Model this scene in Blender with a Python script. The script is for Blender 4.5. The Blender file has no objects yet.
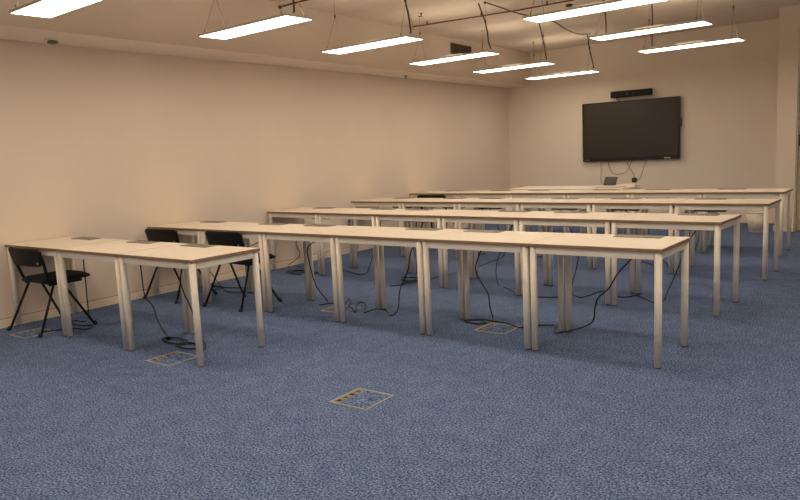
import bpy, bmesh, math, random
from mathutils import Vector, Matrix
random.seed(7)
SC = bpy.context.scene
COL = SC.collection
PI = math.pi

# ------------------------------------------------------------------ camera
CAM = Vector((5.5571, -3.5836, 1.3598)); YAW, PITCH, ROLL, FPX = 0.6645, 0.1362, -0.0475, 704.9989
_F = Vector((-math.sin(YAW)*math.cos(PITCH), math.cos(YAW)*math.cos(PITCH), -math.sin(PITCH)))
_r = Vector((math.cos(YAW), math.sin(YAW), 0)); _u = _r.cross(_F)
_R = _r*math.cos(ROLL) + _u*math.sin(ROLL); _U = -_r*math.sin(ROLL) + _u*math.cos(ROLL)
cam_d = bpy.data.cameras.new('camera'); cam = bpy.data.objects.new('camera', cam_d); COL.objects.link(cam)
cam_d.sensor_width = 36.0; cam_d.lens = FPX*36.0/800.0; cam_d.clip_end = 100
M = Matrix((( _R.x, _U.x, -_F.x, CAM.x), (_R.y, _U.y, -_F.y, CAM.y), (_R.z, _U.z, -_F.z, CAM.z), (0, 0, 0, 1)))
cam.matrix_world = M
SC.camera = cam

def at(px, py, axis, val):
    """point of the place where the sight line of a photo pixel meets the plane axis = val"""
    d = _F + _R*((px-400)/FPX) + _U*((250-py)/FPX)
    t = (val - CAM[axis])/d[axis]
    return CAM + d*t

# ------------------------------------------------------------------ materials
def new_mat(name, color, rough=.6, metal=0.0, spec=.5):
    m = bpy.data.materials.new(name); m.use_nodes = True
    b = m.node_tree.nodes['Principled BSDF']
    b.inputs['Base Color'].default_value = (*color, 1); b.inputs['Roughness'].default_value = rough
    b.inputs['Metallic'].default_value = metal; b.inputs['Specular IOR Level'].default_value = spec
    return m
def noise_mat(name, c1, c2, scale, rough=.6, bump=0.0, detail=4, metal=0, spec=.5, stretch=(1,1,1), lo=.35, hi=.65, bdist=.01):
    m = new_mat(name, c1, rough, metal, spec); nt = m.node_tree; N = nt.nodes; L = nt.links
    b = N['Principled BSDF']
    tc = N.new('ShaderNodeTexCoord'); mp = N.new('ShaderNodeMapping'); mp.inputs['Scale'].default_value = stretch
    nz = N.new('ShaderNodeTexNoise'); nz.inputs['Scale'].default_value = scale; nz.inputs['Detail'].default_value = detail
    cr = N.new('ShaderNodeValToRGB'); cr.color_ramp.elements[0].position = lo; cr.color_ramp.elements[1].position = hi
    cr.color_ramp.elements[0].color = (*c1, 1); cr.color_ramp.elements[1].color = (*c2, 1)
    L.new(tc.outputs['Object'], mp.inputs['Vector']); L.new(mp.outputs['Vector'], nz.inputs['Vector'])
    L.new(nz.outputs['Fac'], cr.inputs['Fac']); L.new(cr.outputs['Color'], b.inputs['Base Color'])
    if bump:
        bp = N.new('ShaderNodeBump'); bp.inputs['Strength'].default_value = bump; bp.inputs['Distance'].default_value = bdist
        L.new(nz.outputs['Fac'], bp.inputs['Height']); L.new(bp.outputs['Normal'], b.inputs['Normal'])
    return m

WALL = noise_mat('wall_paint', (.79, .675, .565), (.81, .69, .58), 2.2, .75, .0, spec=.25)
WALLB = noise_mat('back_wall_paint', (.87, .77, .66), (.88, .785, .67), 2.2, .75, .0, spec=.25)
SOFFIT = noise_mat('soffit_bounce_lit', (.88, .77, .66), (.90, .79, .68), 2.2, .75, .0, spec=.25)  # paler than the wall: bounce light on the underside put into the colour
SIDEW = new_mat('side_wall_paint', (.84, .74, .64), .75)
CEIL = noise_mat('ceiling_plaster', (.74, .63, .52), (.79, .67, .55), 1.6, .85, .25, detail=2, spec=.2, stretch=(.35, 2.2, 1), bdist=.03)
JOINT_SHADE = new_mat('joint_shadow_line', (.42, .32, .22), .7)  # shadow line along the skirting top, put into colour as a dark strip
SKIRT = new_mat('skirting_paint', (.90, .77, .61), .4)
def carpet():
    m = new_mat('carpet_blue', (.1, .14, .22), .95, 0, .1); nt = m.node_tree; N = nt.nodes; L = nt.links; b = N['Principled BSDF']
    tc = N.new('ShaderNodeTexCoord')
    n1 = N.new('ShaderNodeTexNoise'); n1.inputs['Scale'].default_value = 95; n1.inputs['Detail'].default_value = 3; n1.inputs['Roughness'].default_value = .75
    n2 = N.new('ShaderNodeTexNoise'); n2.inputs['Scale'].default_value = 9; n2.inputs['Detail'].default_value = 7
    cr = N.new('ShaderNodeValToRGB'); e = cr.color_ramp.elements
    e[0].position = .39; e[0].color = (.020, .042, .115, 1); e[1].position = .61; e[1].color = (.27, .35, .56, 1)
    md = e.new(.5); md.color = (.108, .160, .295, 1)
    mx = N.new('ShaderNodeMix'); mx.data_type = 'RGBA'; mx.blend_type = 'MULTIPLY'; mx.inputs[0].default_value = 1
    c2 = N.new('ShaderNodeValToRGB'); c2.color_ramp.elements[0].position = .3; c2.color_ramp.elements[1].position = .7
    c2.color_ramp.elements[0].color = (.82, .83, .86, 1); c2.color_ramp.elements[1].color = (1.15, 1.13, 1.10, 1)
    L.new(tc.outputs['Object'], n1.inputs['Vector']); L.new(tc.outputs['Object'], n2.inputs['Vector'])
    L.new(n1.outputs['Fac'], cr.inputs['Fac']); L.new(n2.outputs['Fac'], c2.inputs['Fac'])
    L.new(cr.outputs['Color'], mx.inputs[6]); L.new(c2.outputs['Color'], mx.inputs[7]); L.new(mx.outputs[2], b.inputs['Base Color'])
    bp = N.new('ShaderNodeBump'); bp.inputs['Strength'].default_value = .5; bp.inputs['Distance'].default_value = .006
    L.new(n1.outputs['Fac'], bp.inputs['Height']); L.new(bp.outputs['Normal'], b.inputs['Normal'])
    return m
CARPET = carpet()
OAK = noise_mat('pale_laminate', (.77, .675, .56), (.82, .72, .60), 7, .42, 0, detail=5, stretch=(1, 9, 1), spec=.4)
EDGE = noise_mat('plywood_edge', (.24, .15, .08), (.33, .21, .12), 14, .6, 0, stretch=(1, 1, 14))
CREAM = new_mat('cream_powder_coat', (.88, .80, .69), .4)
OUTLET = noise_mat('brushed_grey', (.17, .155, .13), (.23, .21, .17), 60, .45, 0, metal=.35, stretch=(.2, 1, 1))
OUTLETF = new_mat('outlet_frame', (.33, .29, .23), .4, .5)
TRAY = new_mat('tray_dark_metal', (.02, .019, .018), .6, .1)
BLACK = new_mat('black_plastic', (.010, .010, .012), .6, 0, .25)
BLACKM = new_mat('black_steel', (.015, .015, .017), .35, .5)
FABRIC = noise_mat('black_seat_weave', (.010, .010, .012), (.028, .028, .03), 220, .85, .3)
CABLE = new_mat('black_cable', (.010, .010, .011), .5)
BROWN = new_mat('dark_brown_cable', (.085, .045, .022), .6)
PIPE = new_mat('red_brown_pipe', (.16, .055, .025), .55)
GREYC = new_mat('grey_brown_cable', (.15, .10, .06), .6)
WIRE = new_mat('steel_wire', (.30, .22, .14), .5, .5)
GREYP = new_mat('white_metal', (.75, .68, .58), .4, .1)
BRASS = new_mat('floor_box_trim', (.40, .40, .35), .5, .1)
SOCK = noise_mat('floor_box_beige', (.16, .13, .10), (.32, .27, .20), 70, .6)
GLASS = new_mat('dark_screen', (.030, .023, .017), .45, 0, .5)
TVF = new_mat('gloss_black_bezel', (.008, .008, .009), .25)
LOGO = new_mat('pale_print', (.55, .52, .47), .5)
WOOD = noise_mat('door_wood', (.50, .38, .25), (.58, .45, .30), 5, .5, 0, stretch=(9, 9, .8))
WHITEP = new_mat('white_plastic', (.84, .76, .66), .45)
BIN = noise_mat('bin_mesh', (.82, .73, .62), (.88, .79, .68), 60, .5)
VENT = new_mat('vent_dark', (.06, .045, .03), .6)
VSL = new_mat('vent_slat', (.13, .10, .07), .5)
RUB = new_mat('black_rubber', (.02, .02, .02), .7)
def emit():
    m = bpy.data.materials.new('lit_diffuser'); m.use_nodes = True; nt = m.node_tree; nt.nodes.clear()
    e = nt.nodes.new('ShaderNodeEmission'); e.inputs['Color'].default_value = (1.0, .86, .67, 1); e.inputs['Strength'].default_value = 7.0
    o = nt.nodes.new('ShaderNodeOutputMaterial'); nt.links.new(e.outputs[0], o.inputs[0]); return m
LIT = emit(); LITUP = emit(); LITUP.name = 'added_uplight'; LITUP.node_tree.nodes['Emission'].inputs['Strength'].default_value = 3.5

# ------------------------------------------------------------------ mesh helpers
def box(bm, x0, x1, y0, y1, z0, z1, bev=0, mi=0):
    t = bmesh.new()
    vs = [t.verts.new(p) for p in ((x0,y0,z0),(x1,y0,z0),(x1,y1,z0),(x0,y1,z0),(x0,y0,z1),(x1,y0,z1),(x1,y1,z1),(x0,y1,z1))]
    for f in ((3,2,1,0),(4,5,6,7),(0,1,5,4),(1,2,6,5),(2,3,7,6),(3,0,4,7)): t.faces.new([vs[i] for i in f])
    if bev: bmesh.ops.bevel(t, geom=t.edges[:], offset=bev, segments=2, affect='EDGES', clamp_overlap=True)
    merge(bm, t, mi)
def merge(bm, t, mi=0, mat=None):
    if mat is not None: t.transform(mat)
    for f in t.faces: f.material_index = mi
    me = bpy.data.meshes.new('tmp'); t.to_mesh(me); t.free()
    n0 = len(bm.faces); bm.from_mesh(me); bm.faces.ensure_lookup_table()
    bpy.data.meshes.remove(me)
def tube(bm, pts, r, seg=8, mi=0, caps=True):
    pts = [Vector(p) for p in pts]; n = len(pts); rings = []
    nrm = None
    for i, p in enumerate(pts):
        d = (pts[min(i+1, n-1)] - pts[max(i-1, 0)]).normalized()
        if nrm is None:
            nrm = d.orthogonal().normalized()
        else:
            nrm = (nrm - d*nrm.dot(d))
            nrm = nrm.normalized() if nrm.length > 1e-6 else d.orthogonal().normalized()
        b = d.cross(nrm)
        rr = r[i] if isinstance(r, (list, tuple)) else r
        rings.append([bm.verts.new(p + (nrm*math.cos(2*PI*k/seg) + b*math.sin(2*PI*k/seg))*rr) for k in range(seg)])
    for i in range(n-1):
        for k in range(seg):
            f = bm.faces.new((rings[i][k], rings[i][(k+1) % seg], rings[i+1][(k+1) % seg], rings[i+1][k])); f.material_index = mi; f.smooth = True
    if caps:
        f = bm.faces.new(rings[0][::-1]); f.material_index = mi
        f = bm.faces.new(rings[-1]); f.material_index = mi
def prism(bm, poly, z0, z1, mi=0):
    a = [bm.verts.new((x, y, z0)) for x, y in poly]; b = [bm.verts.new((x, y, z1)) for x, y in poly]
    n = len(poly)
    fs = [bm.faces.new(a[::-1]), bm.faces.new(b)] + [bm.faces.new((a[i], a[(i+1) % n], b[(i+1) % n], b[i])) for i in range(n)]
    for f in fs: f.material_index = mi
def smooth_path(pts, sub=6):
    P = [Vector(p) for p in pts]
    if len(P) < 3: return P
    out = []
    for i in range(len(P)-1):
        p0 = P[max(i-1, 0)]; p1 = P[i]; p2 = P[i+1]; p3 = P[min(i+2, len(P)-1)]
        for k in range(sub):
            t = k/sub
            out.append(.5*((2*p1) + (p2-p0)*t + (2*p0-5*p1+4*p2-p3)*t*t + (3*p1-p0-3*p2+p3)*t**3))
    out.append(P[-1]); return out
def obj(name, bm, mats, parent=None, smooth=False):
    bmesh.ops.recalc_face_normals(bm, faces=bm.faces[:])
    me = bpy.data.meshes.new(name); bm.to_mesh(me); bm.free()
    for m in (mats if isinstance(mats, (list, tuple)) else [mats]): me.materials.append(m)
    if smooth:
        for p in me.polygons: p.use_smooth = True
    o = bpy.data.objects.new(name, me); COL.objects.link(o)
    if parent is not None: o.parent = parent
    return o
def tag(o, label, cat, group=None):
    o['label'] = label; o['category'] = cat
    if group: o['group'] = group
    return o
def thing(name, label, cat, loc=(0, 0, 0), rz=0, group=None):
    o = bpy.data.objects.new(name, None); COL.objects.link(o); o.empty_display_size = .1
    o.location = loc; o.rotation_euler = (0, 0, rz); return tag(o, label, cat, group)
def struct(name, bm, mats):
    o = obj(name, bm, mats); o['kind'] = 'structure'; return o
def dup(root, loc=None, rz=0):
    def cp(o, par):
        c = o.copy(); COL.objects.link(c)
        if par is not None: c.parent = par
        for ch in kids[o.name]: cp(ch, c)
        return c
    kids = {}
    def walk(o):
        kids[o.name] = list(o.children)
        for c in o.children: walk(c)
    walk(root); r = cp(root, None)
    if loc is not None: r.location = loc
    r.rotation_euler = (0, 0, rz); return r

# ------------------------------------------------------------------ the room
YB, CZ, SZ = 8.65, 3.10, 2.50
def xl(y): return -.985 - .024*(y+1)          # face of the left wall
def xs(y): return -.36 - .040*(y+1)           # lower edge of the bulkhead
YF, XR = -7.0, 7.4
b = bmesh.new(); prism(b, [(-1.6, YF-.3), (XR+.3, YF-.3), (XR+.3, YB+.3), (-1.6, YB+.3)], -.1, 0); struct('floor', b, CARPET)
b = bmesh.new(); prism(b, [(-1.6, YF-.3), (XR+.3, YF-.3), (XR+.3, YB+.3), (-1.6, YB+.3)], CZ, CZ+.15); struct('ceiling', b, CEIL)
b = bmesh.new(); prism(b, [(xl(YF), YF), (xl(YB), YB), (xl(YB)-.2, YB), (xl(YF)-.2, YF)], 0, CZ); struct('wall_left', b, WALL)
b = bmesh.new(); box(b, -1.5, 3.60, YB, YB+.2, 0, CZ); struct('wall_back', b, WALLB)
b = bmesh.new(); prism(b, [(3.60, 7.65), (3.848, 7.65), (3.848, YB+.2), (3.60, YB+.2)], 0, CZ); struct('wall_pillar', b, WALL)
# wall beside the pillar with the door opening
b = bmesh.new(); box(b, 3.848, 3.862, 7.70, 7.9, 0, CZ); box(b, 4.86, XR, 7.70, 7.9, 0, CZ); box(b, 3.862, 4.86, 7.70, 7.9, 2.25, CZ); struct('wall_corner', b, WALLB)
b = bmesh.new(); box(b, XR, XR+.2, YF, 7.9, 0, CZ); struct('wall_right', b, SIDEW)
b = bmesh.new(); box(b, -.8, XR, YF-.2, YF, 0, CZ); struct('wall_front', b, SIDEW)
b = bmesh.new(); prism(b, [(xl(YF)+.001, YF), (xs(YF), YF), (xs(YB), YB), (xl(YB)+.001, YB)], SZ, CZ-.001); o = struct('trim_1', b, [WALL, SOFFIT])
for p in o.data.polygons:
    if p.normal.z < -.5: p.material_index = 1
# baseboards
b = bmesh.new(); prism(b, [(xl(YF)+.001, YF), (xl(YF)+.022, YF), (xl(YB)+.022, YB-.001), (xl(YB)+.001, YB-.001)], 0, .076)
prism(b, [(xl(YF)+.001, YF), (xl(YF)+.012, YF), (xl(YB)+.012, YB-.001), (xl(YB)+.001, YB-.001)], .0761, .081, 1); struct('baseboard_left', b, [SKIRT, JOINT_SHADE])
b = bmesh.new(); box(b, xl(YB)+.02, 3.60, YB-.013, YB-.001, 0, .078); struct('baseboard_back', b, SKIRT)
b = bmesh.new(); box(b, 3.60, 3.848, 7.637, 7.649, 0, .078); box(b, 3.587, 3.599, 7.637, YB-.015, 0, .078); struct('baseboard_right', b, SKIRT)
b = bmesh.new(); box(b, 4.88, XR, 7.687, 7.699, 0, .078); struct('baseboard_corner', b, SKIRT)
# door beside the pillar
d = bpy.data.objects.new('door_1', None); COL.objects.link(d); d.location = (4.36, 7.72, 0); d['kind'] = 'structure'
b = bmesh.new(); box(b, -.492, .492, 0, .045, .01, 2.24, .002); obj('door_leaf', b, WOOD, d)
b = bmesh.new()
tube(b, [(-.462, -.002, 1.28), (-.462, -.05, 1.28)], .011, 10); tube(b, [(-.462, -.05, 1.28), (-.40, -.056, 1.28), (-.34, -.056, 1.28)], .010, 10)
box(b, -.485, -.440, -.010, -.0005, 1.20, 1.36, .004); h = obj('door_handle', b, BLACKM, d)

# air grille on the bulkhead
gy0, gy1 = 5.86, 6.40
ang = math.atan(.040)
g = thing('air_vent', 'dark square air grille high on the bulkhead above the left wall', 'vent', (xs(6.13)+.001, 6.13, 2.93), ang)
b = bmesh.new(); box(b, 0, .012, -.30, .30, -.07, .07); obj('grille_back', b, VENT, g)
b = bmesh.new()
for a in ((-.31, .31, .065, .08), (-.31, .31, -.08, -.065)): box(b, 0, .02, a[0], a[1], a[2], a[3])
for a in ((-.31, -.295), (.295, .31)): box(b, 0, .02, a[0], a[1], -.065, .065)
obj('grille_frame', b, VSL, g)
b = bmesh.new()
for k in range(6): box(b, .012, .018, -.295, .295, -.054+k*.02, -.048+k*.02)
obj('louvre', b, VSL, g)

# ------------------------------------------------------------------ ceiling fixtures
def make_panel():
    t = thing('pendant_light_panel', '', 'light')
    b = bmesh.new()                                   # slim tray: rim and back plate
    box(b, -.6, .6, -.15, .15, .012, .022, .002)
    box(b, -.6, .6, -.15, -.143, 0, .013); box(b, -.6, .6, .143, .15, 0, .013)
    box(b, -.6, -.593, -.143, .143, 0, .013); box(b, .593, .6, -.143, .143, 0, .013)
    obj('housing', b, GREYP, t)
    b = bmesh.new()
    for s_ in (-1, 1): box(b, -.56, .56, s_*.09-.035, s_*.09+.035, .0222, .025)
    u = obj('added_uplight_strips', b, LITUP, t); u['label'] = 'dim upward-facing strips added to light the ceiling'  # added glow on the panel backs, only there to brighten the ceiling
    b = bmesh.new(); box(b, -.592, .592, -.142, .142, .002, .006); obj('diffuser', b, LIT, t)
    b = bmesh.new(); box(b, -.16, .16, -.03, .03, .022, .05, .006); obj('driver_box', b, GREYP, t)
    for sx in (-1, 1):
        hx = sx*.50
        hook = bmesh.new(); tube(hook, [(hx, 0, CZ-2.5), (hx, 0, CZ-2.5-.012)], [.014, .010], 10); obj('ceiling_hook', hook, BROWN, t)
        w = bmesh.new(); tube(w, [(hx, 0, CZ-2.5-.012), (hx, 0, .40)], .0022, 6); obj('drop_wire', w, WIRE, t)
        w = bmesh.new(); tube(w, [(hx, 0, .40), (hx, 0, .365)], .008, 8); obj('wire_gripper', w, BROWN, t)
        for sy in (-1, 1):
            w = bmesh.new(); tube(w, [(hx, 0, .37), (sx*.52, sy*.13, .03)], .0022, 6)
            obj('suspension_wire', w, WIRE, t)
            w = bmesh.new(); tube(w, [(sx*.52, sy*.13, .022), (sx*.52, sy*.13, .05)], .006, 8)
            obj('wire_clamp', w, WIRE, t)
    return t
panel = make_panel()
rzp = math.radians(-1.6)
first = True
ordn = ['nearest', 'second nearest', 'third nearest', 'third farthest', 'second farthest', 'farthest']
def place_panel(x, y, label, group):
    global first
    p = panel if first else dup(panel)
    first = False
    p.location = (x, y, 2.5); p.rotation_euler = (0, 0, rzp); p['label'] = label; p['group'] = group
    return p
PA = [(.70, -.955), (.685, .705), (.64, 2.355), (.555, 4.06), (.50, 5.71), (.445, 7.46)]
PB = [(3.065, 2.43), (2.995, 4.09), (2.945, 5.74)]
for i, (x, y) in enumerate(PA):
    place_panel(x, y, 'glowing white panel light, %s of the six hanging along the left wall' % ordn[i], 'panel lights in the left line')
for i, (x, y) in enumerate(PB):
    place_panel(x, y, 'glowing white panel light, %s of the three hanging nearer the screen side' % ['nearest', 'middle', 'farthest'][i], 'panel lights in the right line')
for (x, y) in [(3.12, .72), (3.17, -.95), (3.2, -2.6), (3.2, -4.3), (.75, -2.6), (.8, -4.3), (5.35, 5.72), (5.4, .72), (5.45, -.95), (5.5, -2.6), (5.5, -4.3)]:  # unseen panels added for brightness; rightmost column lifts the back wall and desk legs
    place_panel(x, y, 'unseen panel light added out of view to brighten the room', 'added panel lights out of view')

def wire_thing(name, pts, r, mat, label, cat, group=None, sub=5, seg=8):
    b = bmesh.new(); tube(b, smooth_path(pts, sub), r, seg); o = obj(name, b, mat); tag(o, label, cat, group); return o
G = 'supply cables dropping to the panel lights'
def drop(ps, label): return wire_thing('supply_cable', ps, .009, BROWN, label, 'cable', G)
drop([(1.13, 3.86+.17, 2.552), (1.13, 3.98, 2.62), (1.07, 4.02, 2.85), (1.02, 3.95, CZ-.012)], 'dark supply cable falling to the third farthest panel light of the left line')
drop([(1.04, 5.70, 2.552), (1.03, 5.70, 2.62), (.96, 5.76, 2.85), (.86, 5.86, CZ-.012)], 'dark supply cable falling to the second farthest panel light of the left line')
drop([(.99, 7.45, 2.552), (.995, 7.45, 2.60), (.94, 7.44, 2.85), (.92, 7.42, CZ-.012)], 'dark supply cable falling to the farthest panel light of the left line')
drop([(1.19, 2.33, 2.552), (1.19, 2.335, 2.60), (1.14, 2.36, 2.80), (.97, 2.49, CZ-.012)], 'dark supply cable bending down to the third nearest panel light of the left line')
drop([(1.20, .70, 2.552), (1.20, .71, 2.60), (1.10, .80, 2.85), (.95, .95, CZ-.012)], 'dark supply cable falling to the second nearest panel light of the left line')
drop([(2.53, 4.10, 2.552), (2.53, 4.10, 2.65), (2.50, 4.13, 2.9), (2.49, 4.15, CZ-.012)], 'dark supply cable falling to the middle panel light nearer the screen side')
drop([(2.48, 5.76, 2.552), (2.48, 5.76, 2.65), (2.49, 5.74, 2.9), (2.49, 5.72, CZ-.012)], 'dark supply cable falling to the farthest panel light nearer the screen side')
b = bmesh.new()
tube(b, [(-.33, 4.44, 3.06), (1.25, 4.60, 3.06), (1.95, 4.58, 3.06)], .009, 10)
for x, y in ((-.1, 4.465), (.7, 4.545), (1.6, 4.59)): box(b, x-.006, x+.006, y-.011, y+.011, 3.049, CZ-.0005)
tag(obj('conduit_pipe', b, PIPE), 'thin red-brown pipe running across the ceiling above the hanging lights', 'pipe')
b = bmesh.new()
tube(b, smooth_path([(1.10, 3.95, CZ-.012), (1.17, 4.2, CZ-.05), (1.2, 4.626, 3.022), (1.17, 5.2, CZ-.05), (1.12, 5.75, 3.07), (1.03, 6.4, 3.035), (.94, 7.0, 3.05), (.92, 7.40, CZ-.012)]), .009, 8)
tag(obj('ceiling_cable', b, GREYC), 'brown cable sagging under the ceiling across the red-brown pipe', 'cable')
b = bmesh.new(); tube(b, smooth_path([(-.40, 2.08, 3.03), (-.2, 2.12, 3.05), (.05, 2.16, 3.06), (.5, 2.24, CZ-.012)]), .010, 8)
tube(b, [(-.42, 2.08, 3.035), (-.40, 2.08, 3.025)], .02, 10)
tag(obj('ceiling_cable', b, BROWN), 'short dark cable at the ceiling above the two nearest left lights', 'cable')
# round smoke detector and sprinklers
def lathe(bm, prof, seg=20, c=(0, 0, 0), mi=0):
    rings = []
    for r, z in prof: rings.append([bm.verts.new((c[0]+r*math.cos(2*PI*k/seg), c[1]+r*math.sin(2*PI*k/seg), c[2]+z)) for k in range(seg)])
    for i in range(len(rings)-1):
        for k in range(seg):
            f = bm.faces.new((rings[i][k], rings[i][(k+1) % seg], rings[i+1][(k+1) % seg], rings[i+1][k])); f.smooth = True; f.material_index = mi
    f = bm.faces.new(rings[0][::-1]); f.material_index = mi
    f = bm.faces.new(rings[-1]); f.material_index = mi
s = thing('smoke_detector', 'round smoke detector under the bulkhead near the left edge', 'smoke detector', (-.74, -.36, SZ))
b = bmesh.new(); lathe(b, [(.065, -.001), (.065, -.010), (.05, -.016)]); obj('detector_base', b, SKIRT, s)
b = bmesh.new(); lathe(b, [(.040, -.016), (.046, -.032), (.034, -.042), (.012, -.045)]); obj('detector_head', b, OUTLET, s)
s = thing('ceiling_sprinkler', 'small brown sprinkler head under the bulkhead near the back corner', 'sprinkler', (-.90, 5.0, SZ))
b = bmesh.new(); lathe(b, [(.035, -.001), (.034, -.008), (.012, -.012), (.010, -.035)], 14); obj('escutcheon', b, OUTLETF, s)
b = bmesh.new(); lathe(b, [(.03, -.037), (.03, -.04)], 12); lathe(b, [(.006, -.03), (.006, -.04)], 8); obj('deflector', b, OUTLET, s)
s = thing('ceiling_sprinkler', 'small dark sprinkler on the ceiling beyond the third light of the left line', 'sprinkler', (.19, 3.93, CZ))
b = bmesh.new(); lathe(b, [(.022, -.001), (.02, -.006), (.008, -.01), (.007, -.04)], 14); obj('escutcheon', b, BROWN, s)
b = bmesh.new(); lathe(b, [(.018, -.04), (.018, -.044)], 12); obj('deflector', b, BROWN, s)
s = thing('smoke_detector', 'round detector on the ceiling at the end of the red-brown pipe', 'smoke detector', (1.75, 4.89, CZ))
b = bmesh.new(); lathe(b, [(.06, -.001), (.06, -.012), (.05, -.02)]); obj('detector_base', b, SKIRT, s)
b = bmesh.new(); lathe(b, [(.045, -.02), (.042, -.04), (.02, -.05)]); obj('detector_head', b, BROWN, s)

# ------------------------------------------------------------------ desks
TH = .73; LD = .876; WD = .60
def make_desk():
    t = thing('training_desk', '', 'desk')
    hx, hy = .437, .30
    b = bmesh.new(); box(b, -hx, hx, -hy, hy, TH-.022, TH, .0015, 0)
    b.faces.ensure_lookup_table()
    for f in b.faces:
        f.material_index = 0 if f.normal.z > .6 or f.normal.z < -.9 else 1
    obj('tabletop', b, [OAK, EDGE], t)
    b = bmesh.new(); z0, z1 = TH-.068, TH-.0225
    for sy in (-1, 1): box(b, -hx+.052, hx-.052, sy*.272-.011, sy*.272+.011, z0, z1, .002)
    for sx in (-1, 1): box(b, sx*.409-.011, sx*.409+.011, -hy+.052, hy-.052, z0, z1, .002)
    obj('frame', b, CREAM, t)
    for sx in (-1, 1):
        for sy in (-1, 1):
            x, y = sx*(hx-.029), sy*(hy-.027)
            b = bmesh.new(); tube(b, [(x, y, .006), (x, y, TH-.0225)], .0225, 24); l = obj('leg', b, CREAM, t)
            b = bmesh.new(); tube(b, [(x, y, 0), (x, y, .006)], .018, 14); obj('foot_glide', b, RUB, l)
    o = bmesh.new(); box(o, -.150, .150, -.050, .050, TH+.0002, TH+.004, .001); s = obj('outlet_hatch', o, OUTLET, t); s['label'] = 'grey flush socket hatch'
    s.location = (0, .225, 0)
    o = bmesh.new()
    for a in ((-.156, .156, -.056, -.051), (-.156, .156, .051, .056)): box(o, a[0], a[1], a[2], a[3], TH+.0002, TH+.0055, .0008)
    for a in ((-.156, -.151), (.151, .156)): box(o, a[0], a[1], -.051, .051, TH+.0002, TH+.0055, .0008)
    obj('hatch_rim', o, OUTLETF, s)
    o = bmesh.new(); box(o, -.155, .155, -.05, .03, .603, .618, .002)
    for x in (-.14, .12): box(o, x, x+.012, -.005, .005, .618, TH-.0225)
    tr = obj('cable_tray', o, TRAY, t); tr['label'] = 'dark cable tray under the top'; tr.location = (0, .20, 0)
    return t
ROWS = [dict(y=-.8698, x=-.98, a=.0163, n=3, L=.8795), dict(y=.552, x=-1.0, a=.0041, n=6, L=.8745), dict(y=2.2229, x=-1.035, a=-.0285, n=6, L=.8745),
        dict(y=3.7545, x=-1.02, a=-.0051, n=6, L=.8765), dict(y=5.239, x=-1.115, a=.0071, n=6, L=.870)]
OUT = {0: [-.57, .31, 1.04], 1: [-.59, .34, .97, 2.16, 2.73, 3.93], 2: [-.56, .41, .93, 2.14, 2.75, 3.90], 3: [-.49, .37, .88, 1.95, 2.66, 3.59], 4: [-.61, .23, .85, 1.85, 2.51, 3.45]}
RN = ['the short front row', 'the second row from the front', 'the third row from the front', 'the fourth row from the front', 'the rearmost row']
CN6 = ['against the left wall', 'second from the left wall', 'third from the left wall', 'third from the right end', 'second from the right end', 'at the open right end']
CN3 = ['against the left wall', 'in the middle', 'at the right end']
desk = make_desk(); used = False
DESKPOS = {}
for r, R in enumerate(ROWS):
    for k in range(R['n']):
        lx, ly = (k+.5)*R['L'], .30
        x = R['x'] + lx*math.cos(R['a']) - ly*math.sin(R['a']); y = R['y'] + lx*math.sin(R['a']) + ly*math.cos(R['a'])
        t = dup(desk) if used else desk
        used = True
        t.location = (x, y, 0); t.rotation_euler = (0, 0, R['a'])
        t['label'] = 'pale wood-topped desk %s of %s' % ((CN3 if r == 0 else CN6)[k], RN[r])
        t['group'] = 'pale desks in %s' % RN[r]
        ox = max(-.24, min(.24, OUT[r][k] - x))
        for c in t.children:
            if c.name.startswith('outlet_hatch') or c.name.startswith('cable_tray'): c.location.x = ox
        DESKPOS[(r, k)] = (x + ox, y + .18)

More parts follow.
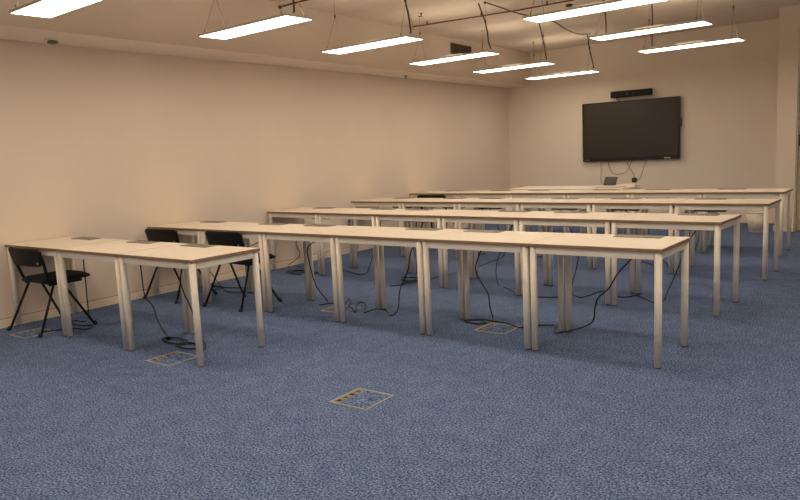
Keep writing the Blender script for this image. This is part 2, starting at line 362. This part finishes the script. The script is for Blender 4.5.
# ------------------------------------------------------------------ chairs
def rbox_plate(bm, w, d, z0, z1, cy, r=.04, seg=5, curve=0, bow=0):
    """rounded plate in plan, used for the seat"""
    poly = []
    for cx_, cy_, a0 in ((w/2-r, cy+d/2-r, 0), (-w/2+r, cy+d/2-r, PI/2), (-w/2+r, cy-d/2+r, PI), (w/2-r, cy-d/2+r, 3*PI/2)):
        for k in range(seg+1):
            a = a0 + PI/2*k/seg; poly.append((cx_+r*math.cos(a), cy_+r*math.sin(a)))
    prism(bm, poly, z0, z1)
def make_chair():
    t = thing('folding_chair', '', 'chair')
    for s in (-1, 1):
        b = bmesh.new(); tube(b, [(s*.262, -.23, .012), (s*.205, -.05, .405)], .0105, 12); l = obj('leg', b, BLACKM, t)
        b = bmesh.new(); tube(b, [(s*.266, -.243, 0), (s*.262, -.23, .035)], [.019, .013], 12); obj('rubber_foot', b, RUB, l)
        b = bmesh.new(); tube(b, [(s*.262, .24, .012), (s*.185, .04, .395)], .0105, 12); l = obj('leg', b, BLACKM, t)
        b = bmesh.new(); tube(b, [(s*.266, .253, 0), (s*.262, .24, .035)], [.019, .013], 12); obj('rubber_foot', b, RUB, l)
    b = bmesh.new()
    for s in (-1, 1):
        box(b, s*.20-.012, s*.20+.012, -.09, .20, .395, .422, .004)
    tube(b, [(-.205, -.05, .405), (.205, -.05, .405)], .009, 10); tube(b, [(-.20, .04, .40), (.20, .04, .40)], .009, 10)
    obj('seat_frame', b, BLACKM, t)
    b = bmesh.new(); rbox_plate(b, .44, .43, .422, .440, .085, .06)
    bmesh.ops.bevel(b, geom=[e for e in b.edges if abs(e.verts[0].co.z-e.verts[1].co.z) < 1e-5], offset=.006, segments=2, affect='EDGES')
    s_ = obj('seat', b, BLACK, t)
    b = bmesh.new(); rbox_plate(b, .40, .39, .439, .456, .09, .06)
    bmesh.ops.bevel(b, geom=[e for e in b.edges if abs(e.verts[0].co.z-e.verts[1].co.z) < 1e-5 and e.verts[0].co.z > .45], offset=.008, segments=3, affect='EDGES')
    obj('seat_pad', b, FABRIC, s_)
    for s in (-1, 1):
        b = bmesh.new(); tube(b, smooth_path([(s*.20, -.06, .415), (s*.212, -.095, .46), (s*.232, -.125, .58), (s*.236, -.145, .66)]), .0125, 12); obj('back_upright', b, BLACK, t)
    # bowed backrest shell with rounded corners
    b = bmesh.new(); nx, nz = 14, 8; front = []; back = []
    def P(i, j, off):
        u = -1 + 2*i/nx; v = j/nz
        w = .262 - .018*(1-v)
        z = .572 + .150*v
        e = max(0, abs(u)-.86)/.14
        zz = z + (.5-v)*2*.022*e*e
        return (u*w, -.150 - .018*v - .030*(1-u*u) + off, zz)
    for off, L_ in ((.0, back), (.016, front)):
        for i in range(nx+1): L_.append([b.verts.new(P(i, j, off)) for j in range(nz+1)])
    for i in range(nx):
        for j in range(nz):
            b.faces.new((back[i][j], back[i+1][j], back[i+1][j+1], back[i][j+1])); b.faces.new((front[i][j], front[i][j+1], front[i+1][j+1], front[i+1][j]))
    for i in range(nx):
        b.faces.new((back[i][0], front[i][0], front[i+1][0], back[i+1][0])); b.faces.new((back[i][nz], back[i+1][nz], front[i+1][nz], front[i][nz]))
    for j in range(nz):
        b.faces.new((back[0][j], back[0][j+1], front[0][j+1], front[0][j])); b.faces.new((back[nx][j], front[nx][j], front[nx][j+1], back[nx][j+1]))
    br = obj('backrest', b, BLACK, t, smooth=True)
    b = bmesh.new(); lathe(b, [(.010, 0), (.010, .003)], 12)
    b.transform(Matrix.Translation((.215, -.166, .60)) @ Matrix.Rotation(PI/2, 4, 'X'))
    for v in b.verts: v.co.x = .215 + (v.co.x-.215)*1.5
    obj('round_badge', b, OUTLETF, br)
    return t
chair = make_chair()
CH = [((-.560, -.735, 0), .03, 'black folding chair at the front row desk against the left wall'),
      ((-.665, .645, 0), .02, 'black folding chair at the second row desk against the left wall'),
      ((.262, .690, 0), 0.0, 'black folding chair at the second desk from the wall, second row'),
      ((-.55, 5.19, 0), 0.0, 'black folding chair at the rearmost row, under its leftmost desk')]
for i, (p, a, lab) in enumerate(CH):
    t = chair if i == 0 else dup(chair)
    t.location = p; t.rotation_euler = (0, 0, a); t['label'] = lab; t['group'] = 'black folding chairs under the desks'

# ------------------------------------------------------------------ floor boxes
def floor_box(cx, cy, lab, a=0.0):
    t = thing('floor_socket_box', lab, 'floor box', (cx, cy, 0), a, 'square socket boxes set in the carpet')
    s, w = .132, .011
    b = bmesh.new()
    for q in ((-s, s, -s, -s+w), (-s, s, s-w, s), (-s, -s+w, -s+w, s-w), (s-w, s, -s+w, s-w)): box(b, *q, .0, .005, .001)
    obj('metal_rim', b, BRASS, t)
    b = bmesh.new(); box(b, -s+w+.055, s-w-.002, -s+w+.002, s-w-.002, 0, .004); obj('carpet_lid', b, CARPET, t)
    b = bmesh.new(); box(b, -s+w+.001, -s+w+.052, -s+w+.002, s-w-.002, 0, .0035); st = obj('socket_strip', b, SOCK, t); st['label'] = 'beige strip with cable openings'
    for k in range(4):
        b = bmesh.new(); y = -.085+k*.056; box(b, -s+w+.012, -s+w+.042, y-.013, y+.013, .0035, .0048, .001)
        obj('cable_opening', b, BLACK if k % 2 == 0 else BROWN, st)
    return t
floor_box(3.002, -.733, 'square metal-rimmed floor box alone on the open carpet in front', 0.03)
floor_box(1.287, -.790, 'square metal-rimmed floor box under the right end of the short front row', 0.02)
floor_box(2.885, .985, 'square metal-rimmed floor box under the second row below the middle cable', 0.02)
floor_box(-.50, -.93, 'square metal-rimmed floor box under the chair in the short front row', 0.02)
floor_box(1.30, .95, 'square metal-rimmed floor box beside tangled cable under the second row', 0.02)

# ------------------------------------------------------------------ cables
def hang(rk, floor_pts, lab, hp=None, coil=None, to=None, r=.0052, sx=0.0):
    """cable from under the socket hatch of desk rk down to the carpet; hp: photo pixels of the hanging run,
    placed at the depth of the desk's hatch; floor_pts: photo pixels of the run on the carpet"""
    x, y = DESKPOS[rk]; x += sx; pts = [Vector((x, y, .605))]
    if hp:
        n = len(hp)
        F0 = at(*floor_pts[0], 2, .006) if floor_pts else None
        for i, q in enumerate(hp):
            k = (i+1)/(n+1); yy = y + ((F0.y - y)*k if F0 is not None else 0)
            pts.append(at(*q, 1, yy))
    for q in floor_pts: pts.append(at(*q, 2, .0065))
    if coil:
        cx, cy, ra, rb, turns, ph = coil
        c = at(cx, cy, 2, .0065)
        for i in range(int(turns*12)+1):
            a = ph + 2*PI*i/12; rr = 1 + .12*math.sin(a*1.7+cx)
            pts.append(Vector((c.x + ra*rr*math.cos(a) + .02*i/12, c.y + rb*rr*math.sin(a) - .012*i/12, .0065 + .008*(i/12))))
    if to:
        hp2, rk2 = to
        x2, y2 = DESKPOS[rk2]; n = len(hp2); F1 = pts[-1].copy()
        for i, q in enumerate(hp2):
            k = (i+1)/(n+1); pts.append(at(*q, 1, F1.y + (y2-F1.y)*k))
        pts.append(Vector((x2, y2, .62)))
    for p in pts:
        p.z = max(p.z, .0065); p.x = max(p.x, xl(p.y)+.04)
    return wire_thing('power_cable', pts, r, CABLE, lab, 'cable', 'black cables under the desks', sub=6, seg=7)
hang((0, 0), [(88.5, 318), (84, 321.5), (75, 320.5), (72.5, 323.5), (82, 325.5), (93, 325.5), (86, 329), (70, 328), (55, 330.5), (42, 332)], 'black cable looping beside the chair under the short front row', [(84, 268), (85.5, 281), (87, 297)])
hang((0, 1), [(165, 333)], 'black cable from the middle desk of the front row, coiled on carpet', [(141.6, 274), (144.8, 295), (152.8, 306), (157.6, 320)], coil=(176, 341, .14, .06, 2.2, 2.6))
hang((0, 2), [(202, 339), (206, 345), (203, 351)], 'black cable coiled behind the corner leg ending the short front row', [(180.5, 280), (184, 293), (191, 308), (196, 324)], coil=(189, 346, .13, .06, 2.1, .6), sx=-.15)
hang((1, 1), [(222, 287), (226, 291), (240, 292), (250, 288), (262, 288)], 'black cable on the carpet behind the chair at the second desk, second row', [(210.5, 264), (212, 274)], coil=(214, 288, .16, .07, 1.6, 1.0), r=.0045)
hang((1, 0), [(190, 288), (200, 291), (212, 296)], 'black cable under the leftmost desk of the second row', [(188, 262), (189, 276)], r=.0045)
hang((1, 2), [(328, 302), (322, 304.5), (320, 305), (333, 303), (344, 304), (349, 299), (351, 303), (349, 306), (352, 308), (355.5, 312), (357, 305), (361, 302), (365.5, 304), (364.5, 312), (368, 311.5), (377, 308.8), (386, 310.5), (391.5, 315.5)],
     'wavy black cable lying between the middle desks of the second row', [(307.5, 248), (309, 261), (314.5, 281.6), (321, 293)], to=([(398, 309), (400, 290), (408, 270), (411.5, 250)], (1, 3)))
hang((1, 4), [(493, 319.5), (487, 323.5), (472, 323), (468, 320.5), (484, 320.5), (480, 324), (464, 321), (480, 319), (493, 321), (506, 323), (520, 327.5), (533, 325.5), (549, 325), (555.5, 326), (557, 333)],
     'black cable from the second row dropping beside a floor box and running right', [(475.6, 268), (481, 282), (488, 293.4), (490, 307.4)], to=([(590, 324), (595, 308), (598, 298), (609, 288), (619, 272)], (1, 5)))
hang((2, 0), [(286, 266), (303, 267), (301, 274), (290, 273), (303, 270), (318, 273)], 'black cable tangled by the wall under the third row', [(297, 240), (300, 255)], coil=(297, 272, .12, .10, 1.5, 0), r=.0048)
hang((2, 1), [(366, 273), (360, 274.5), (350, 272), (342, 270.6), (332, 272)], 'black cable curving over the carpet under the third row, second desk', [(374, 252), (371, 262), (368, 271)], r=.0048)
hang((2, 2), [(416, 274), (412, 281), (402, 280), (404, 277), (417, 279), (412, 283), (400, 284)], 'black cable looped under the third desk of the third row', [(418, 243), (417, 260)], coil=(411, 279, .1, .10, 1.5, 0), r=.0048)
hang((2, 3), [(470, 269), (440, 276.5), (418, 281.5), (400, 285), (390, 286)], 'long black cable slanting to the carpet under the third row', [(505, 254), (490, 262)], r=.0048)
hang((2, 4), [(569, 291), (560, 296.5), (542, 297), (524, 296), (512, 291), (506, 288), (498.5, 285)], 'black cable running left along the carpet under the third row', [(578, 250), (576, 270), (572, 284)], r=.0048, to=([(497, 262)], (2, 3)))
hang((2, 5), [(664, 300), (655, 302.5), (645, 299), (637, 295.5), (626, 297), (615, 296), (603, 291), (590, 295), (579, 297.3), (569, 291)], 'black cable dipping to the carpet under the third row right end', [(683, 250), (680, 263), (672, 282), (667, 293)])
hang((3, 4), [(668, 266.5), (655, 265.5), (646, 262.5), (640, 260)], 'black cable on the carpet under the fourth row near its right end', [(646, 225), (652, 246)], r=.0048)
hang((3, 5), [(691, 257), (684, 262), (668, 266)], 'black cable hanging under the fourth row at its right end', [(700, 228), (698, 242)], r=.0048)
hang((3, 0), [(410, 244), (425, 247), (442, 246)], 'black cable under the fourth row beside the left wall', [(408, 225)], coil=(430, 246, .15, .12, 1.5, 0), r=.0048)
hang((3, 2), [(505, 252), (530, 257), (550, 255)], 'black cable under the middle of the fourth row', [(500, 232)], r=.0048)

# ------------------------------------------------------------------ screen wall
tv = thing('wall_display', 'large black flat screen mounted on the back wall', 'screen', (1.165, YB, 1.562))
b = bmesh.new(); box(b, -.846, .846, -.085, -.035, -.512, .512, .006)
obj('screen_body', b, TVF, tv)
b = bmesh.new(); box(b, -.50, .50, -.036, -.0005, -.30, .30); obj('wall_mount', b, BLACKM, tv)
b = bmesh.new(); box(b, -.815, .815, -.0885, -.0852, -.450, .488, .001); obj('screen_panel', b, GLASS, tv)
b = bmesh.new(); box(b, -.80, -.715, -.0868, -.0852, -.492, -.480); obj('maker_mark', b, OUTLETF, tv)
b = bmesh.new(); box(b, .595, .70, -.0868, -.0852, -.496, -.478); obj('button_strip', b, LOGO, tv)
b = bmesh.new(); tube(b, [(.846, -.06, .15), (.862, -.06, .15), (.862, -.06, .03), (.846, -.06, .03)], .008, 8); obj('side_handle', b, BLACK, tv)
sb = thing('video_bar', 'slim black camera bar on the wall just above the screen', 'camera bar', (1.205, YB, 2.185))
b = bmesh.new(); box(b, -.35, .35, -.13, -.045, -.055, .055, .008); obj('bar_body', b, BLACK, sb)
for x in (-.06, .06):
    b = bmesh.new(); lathe(b, [(.020 if x else .028, 0), (.016 if x else .024, .006)], 14); b.transform(Matrix.Translation((x, -.130, 0)) @ Matrix.Rotation(PI/2, 4, 'X')); obj('lens', b, GLASS, sb)
b = bmesh.new(); box(b, -.12, .12, -.046, -.0005, -.04, .04); obj('wall_bracket', b, BLACKM, sb)
b = bmesh.new(); tube(b, smooth_path([(-.25, -.06, -.055), (-.26, -.065, -.085), (-.22, -.06, -.10), (-.20, -.05, -.125)]), .006, 8); obj('short_lead', b, CABLE, sb)

TZ = .735
tb = thing('presenter_table', 'white table behind the rearmost row, below the screen', 'table', (1.085, 6.36, 0))
b = bmesh.new(); box(b, -.93, .93, -.35, .35, TZ-.025, TZ, .003); obj('tabletop', b, WHITEP, tb)
b = bmesh.new()
for sy in (-1, 1): box(b, -.87, .87, sy*.31-.012, sy*.31+.012, TZ-.075, TZ-.0255)
for sx in (-1, 1): box(b, sx*.89-.012, sx*.89+.012, -.28, .28, TZ-.075, TZ-.0255)
obj('frame', b, CREAM, tb)
for sx in (-1, 1):
    for sy in (-1, 1):
        b = bmesh.new(); tube(b, [(sx*.89, sy*.31, 0), (sx*.89, sy*.31, TZ-.0255)], .024, 16); obj('leg', b, CREAM, tb)
# touch panel on its stand, microphone-like camera, white tray
y0 = 6.55
tp = thing('touch_control_panel', 'small tilted black touch panel standing on the white table', 'tablet', (1.60, y0, TZ), -.1)
b = bmesh.new(); box(b, -.098, .098, -.008, .008, 0, .135, .003); b.transform(Matrix.Translation((0, 0, .012)) @ Matrix.Rotation(math.radians(-28), 4, 'X')); obj('touch_screen', b, GLASS, tp)
b = bmesh.new(); box(b, -.06, .06, -.02, .10, 0, .014, .003); box(b, -.03, .03, .03, .05, .012, .075, .003); obj('stand', b, BLACK, tp)
fl = thing('document_tray', 'flat white box lying beside the black touch panel', 'tray', (1.74, 6.24, TZ), .12)
b = bmesh.new(); box(b, -.20, .20, -.10, .10, 0, .022, .005); obj('tray_body', b, WHITEP, fl)
b = bmesh.new(); box(b, -.18, .18, -.10, -.099, .006, .014); obj('tray_slot', b, OUTLETF, fl)
tl = thing('tilted_cover', 'pale wedge leaning up behind the flat white box', 'cover', (1.84, 6.44, TZ), .12)
b = bmesh.new(); prism(b, [(-.17, 0), (.17, 0), (.17, .05), (-.17, .008)], -.10, .0); b.transform(Matrix.Rotation(PI/2, 4, 'X')); obj('cover_body', b, WHITEP, tl)
wc = thing('desk_camera', 'small black camera on a stubby stand at the table end', 'camera', (1.955, 6.60, TZ))
b = bmesh.new(); lathe(b, [(.035, 0), (.035, .01), (.016, .018), (.014, .05)], 16); obj('stand', b, BLACK, wc)
b = bmesh.new(); box(b, -.035, .030, -.03, .03, .048, .115, .008); obj('camera_head', b, BLACK, wc)
b = bmesh.new(); lathe(b, [(.018, 0), (.014, .008)], 14); b.transform(Matrix.Translation((0, -.030, .085)) @ Matrix.Rotation(PI/2, 4, 'X')); obj('lens', b, GLASS, wc)
# leads from the screen
zb = 1.052; yw = YB-.05
GW = 'thin leads below the screen'
def lead(p, lab): wire_thing('screen_lead', p, .0045, BROWN, lab, 'cable', GW)
def w(px, py, yy=8.60): return tuple(at(px, py, 1, yy))
lead([w(608, 158.5), w(609.5, 168), w(613, 173.5), w(618, 174.3), w(624, 173.3), w(628.5, 168.5), w(633, 157.5)], 'looped brown lead hanging in a U below the screen')
lead([w(625.5, 158), w(629, 167, 8.4), w(633, 173, 7.6), (1.94, 6.64, TZ+.10)], 'brown lead from the screen middle to the small black camera')
lead([w(647.5, 157), w(645, 165, 8.5), w(642.5, 171, 7.8), w(640.5, 178, 7.2), (1.975, 6.64, TZ+.07)], 'brown lead falling from the right part of the screen')
lead([w(600.8, 159), w(601, 170, 8.6), w(601, 180, 8.6), w(603, 190, 8.6)], 'hair-thin lead falling from the left part of the screen')

# ------------------------------------------------------------------ waste bin
wb = thing('waste_bin', 'pale slatted waste bin by the pillar near the back wall', 'bin', (3.40, 7.50, 0))
b = bmesh.new(); seg = 28
prof = [(.100, .004), (.128, .27)]
def ring(r, z): return [b.verts.new((r*math.cos(2*PI*k/seg), r*math.sin(2*PI*k/seg), z)) for k in range(seg)]
rings = [ring(.10, 0), ring(.13, .28), ring(.125, .28), ring(.096, .008)]
for i in range(3):
    for k in range(seg):
        f = b.faces.new((rings[i][k], rings[i][(k+1) % seg], rings[i+1][(k+1) % seg], rings[i+1][k])); f.smooth = True
b.faces.new(rings[0][::-1]); b.faces.new(rings[3]); obj('bin_body', b, BIN, wb)
b = bmesh.new()
for k in range(seg): 
    a = 2*PI*(k+.5)/seg; c, s = math.cos(a), math.sin(a)
    tube(b, [(c*.1025, s*.1025, .02), (c*.1305, s*.1305, .27)], .004, 6)
tube(b, [(.101*math.cos(2*PI*k/24), .101*math.sin(2*PI*k/24), .012) for k in range(25)], .005, 6, caps=False)
obj('ribs', b, BIN, wb)
b = bmesh.new(); tube(b, [(.130*math.cos(2*PI*k/28), .130*math.sin(2*PI*k/28), .282) for k in range(29)], .007, 8, caps=False); obj('rim', b, WHITEP, wb)

# ------------------------------------------------------------------ world and view
wd = bpy.data.worlds.new('world'); SC.world = wd; wd.use_nodes = True
wd.node_tree.nodes['Background'].inputs['Color'].default_value = (.9, .75, .6, 1); wd.node_tree.nodes['Background'].inputs['Strength'].default_value = .05
vs = SC.view_settings; SC.display_settings.display_device = 'sRGB'; vs.view_transform = 'Standard'; vs.look = 'None'; vs.exposure = .75; vs.gamma = 1; vs.use_curve_mapping = False
SC.cycles.max_bounces = 8; SC.cycles.diffuse_bounces = 5
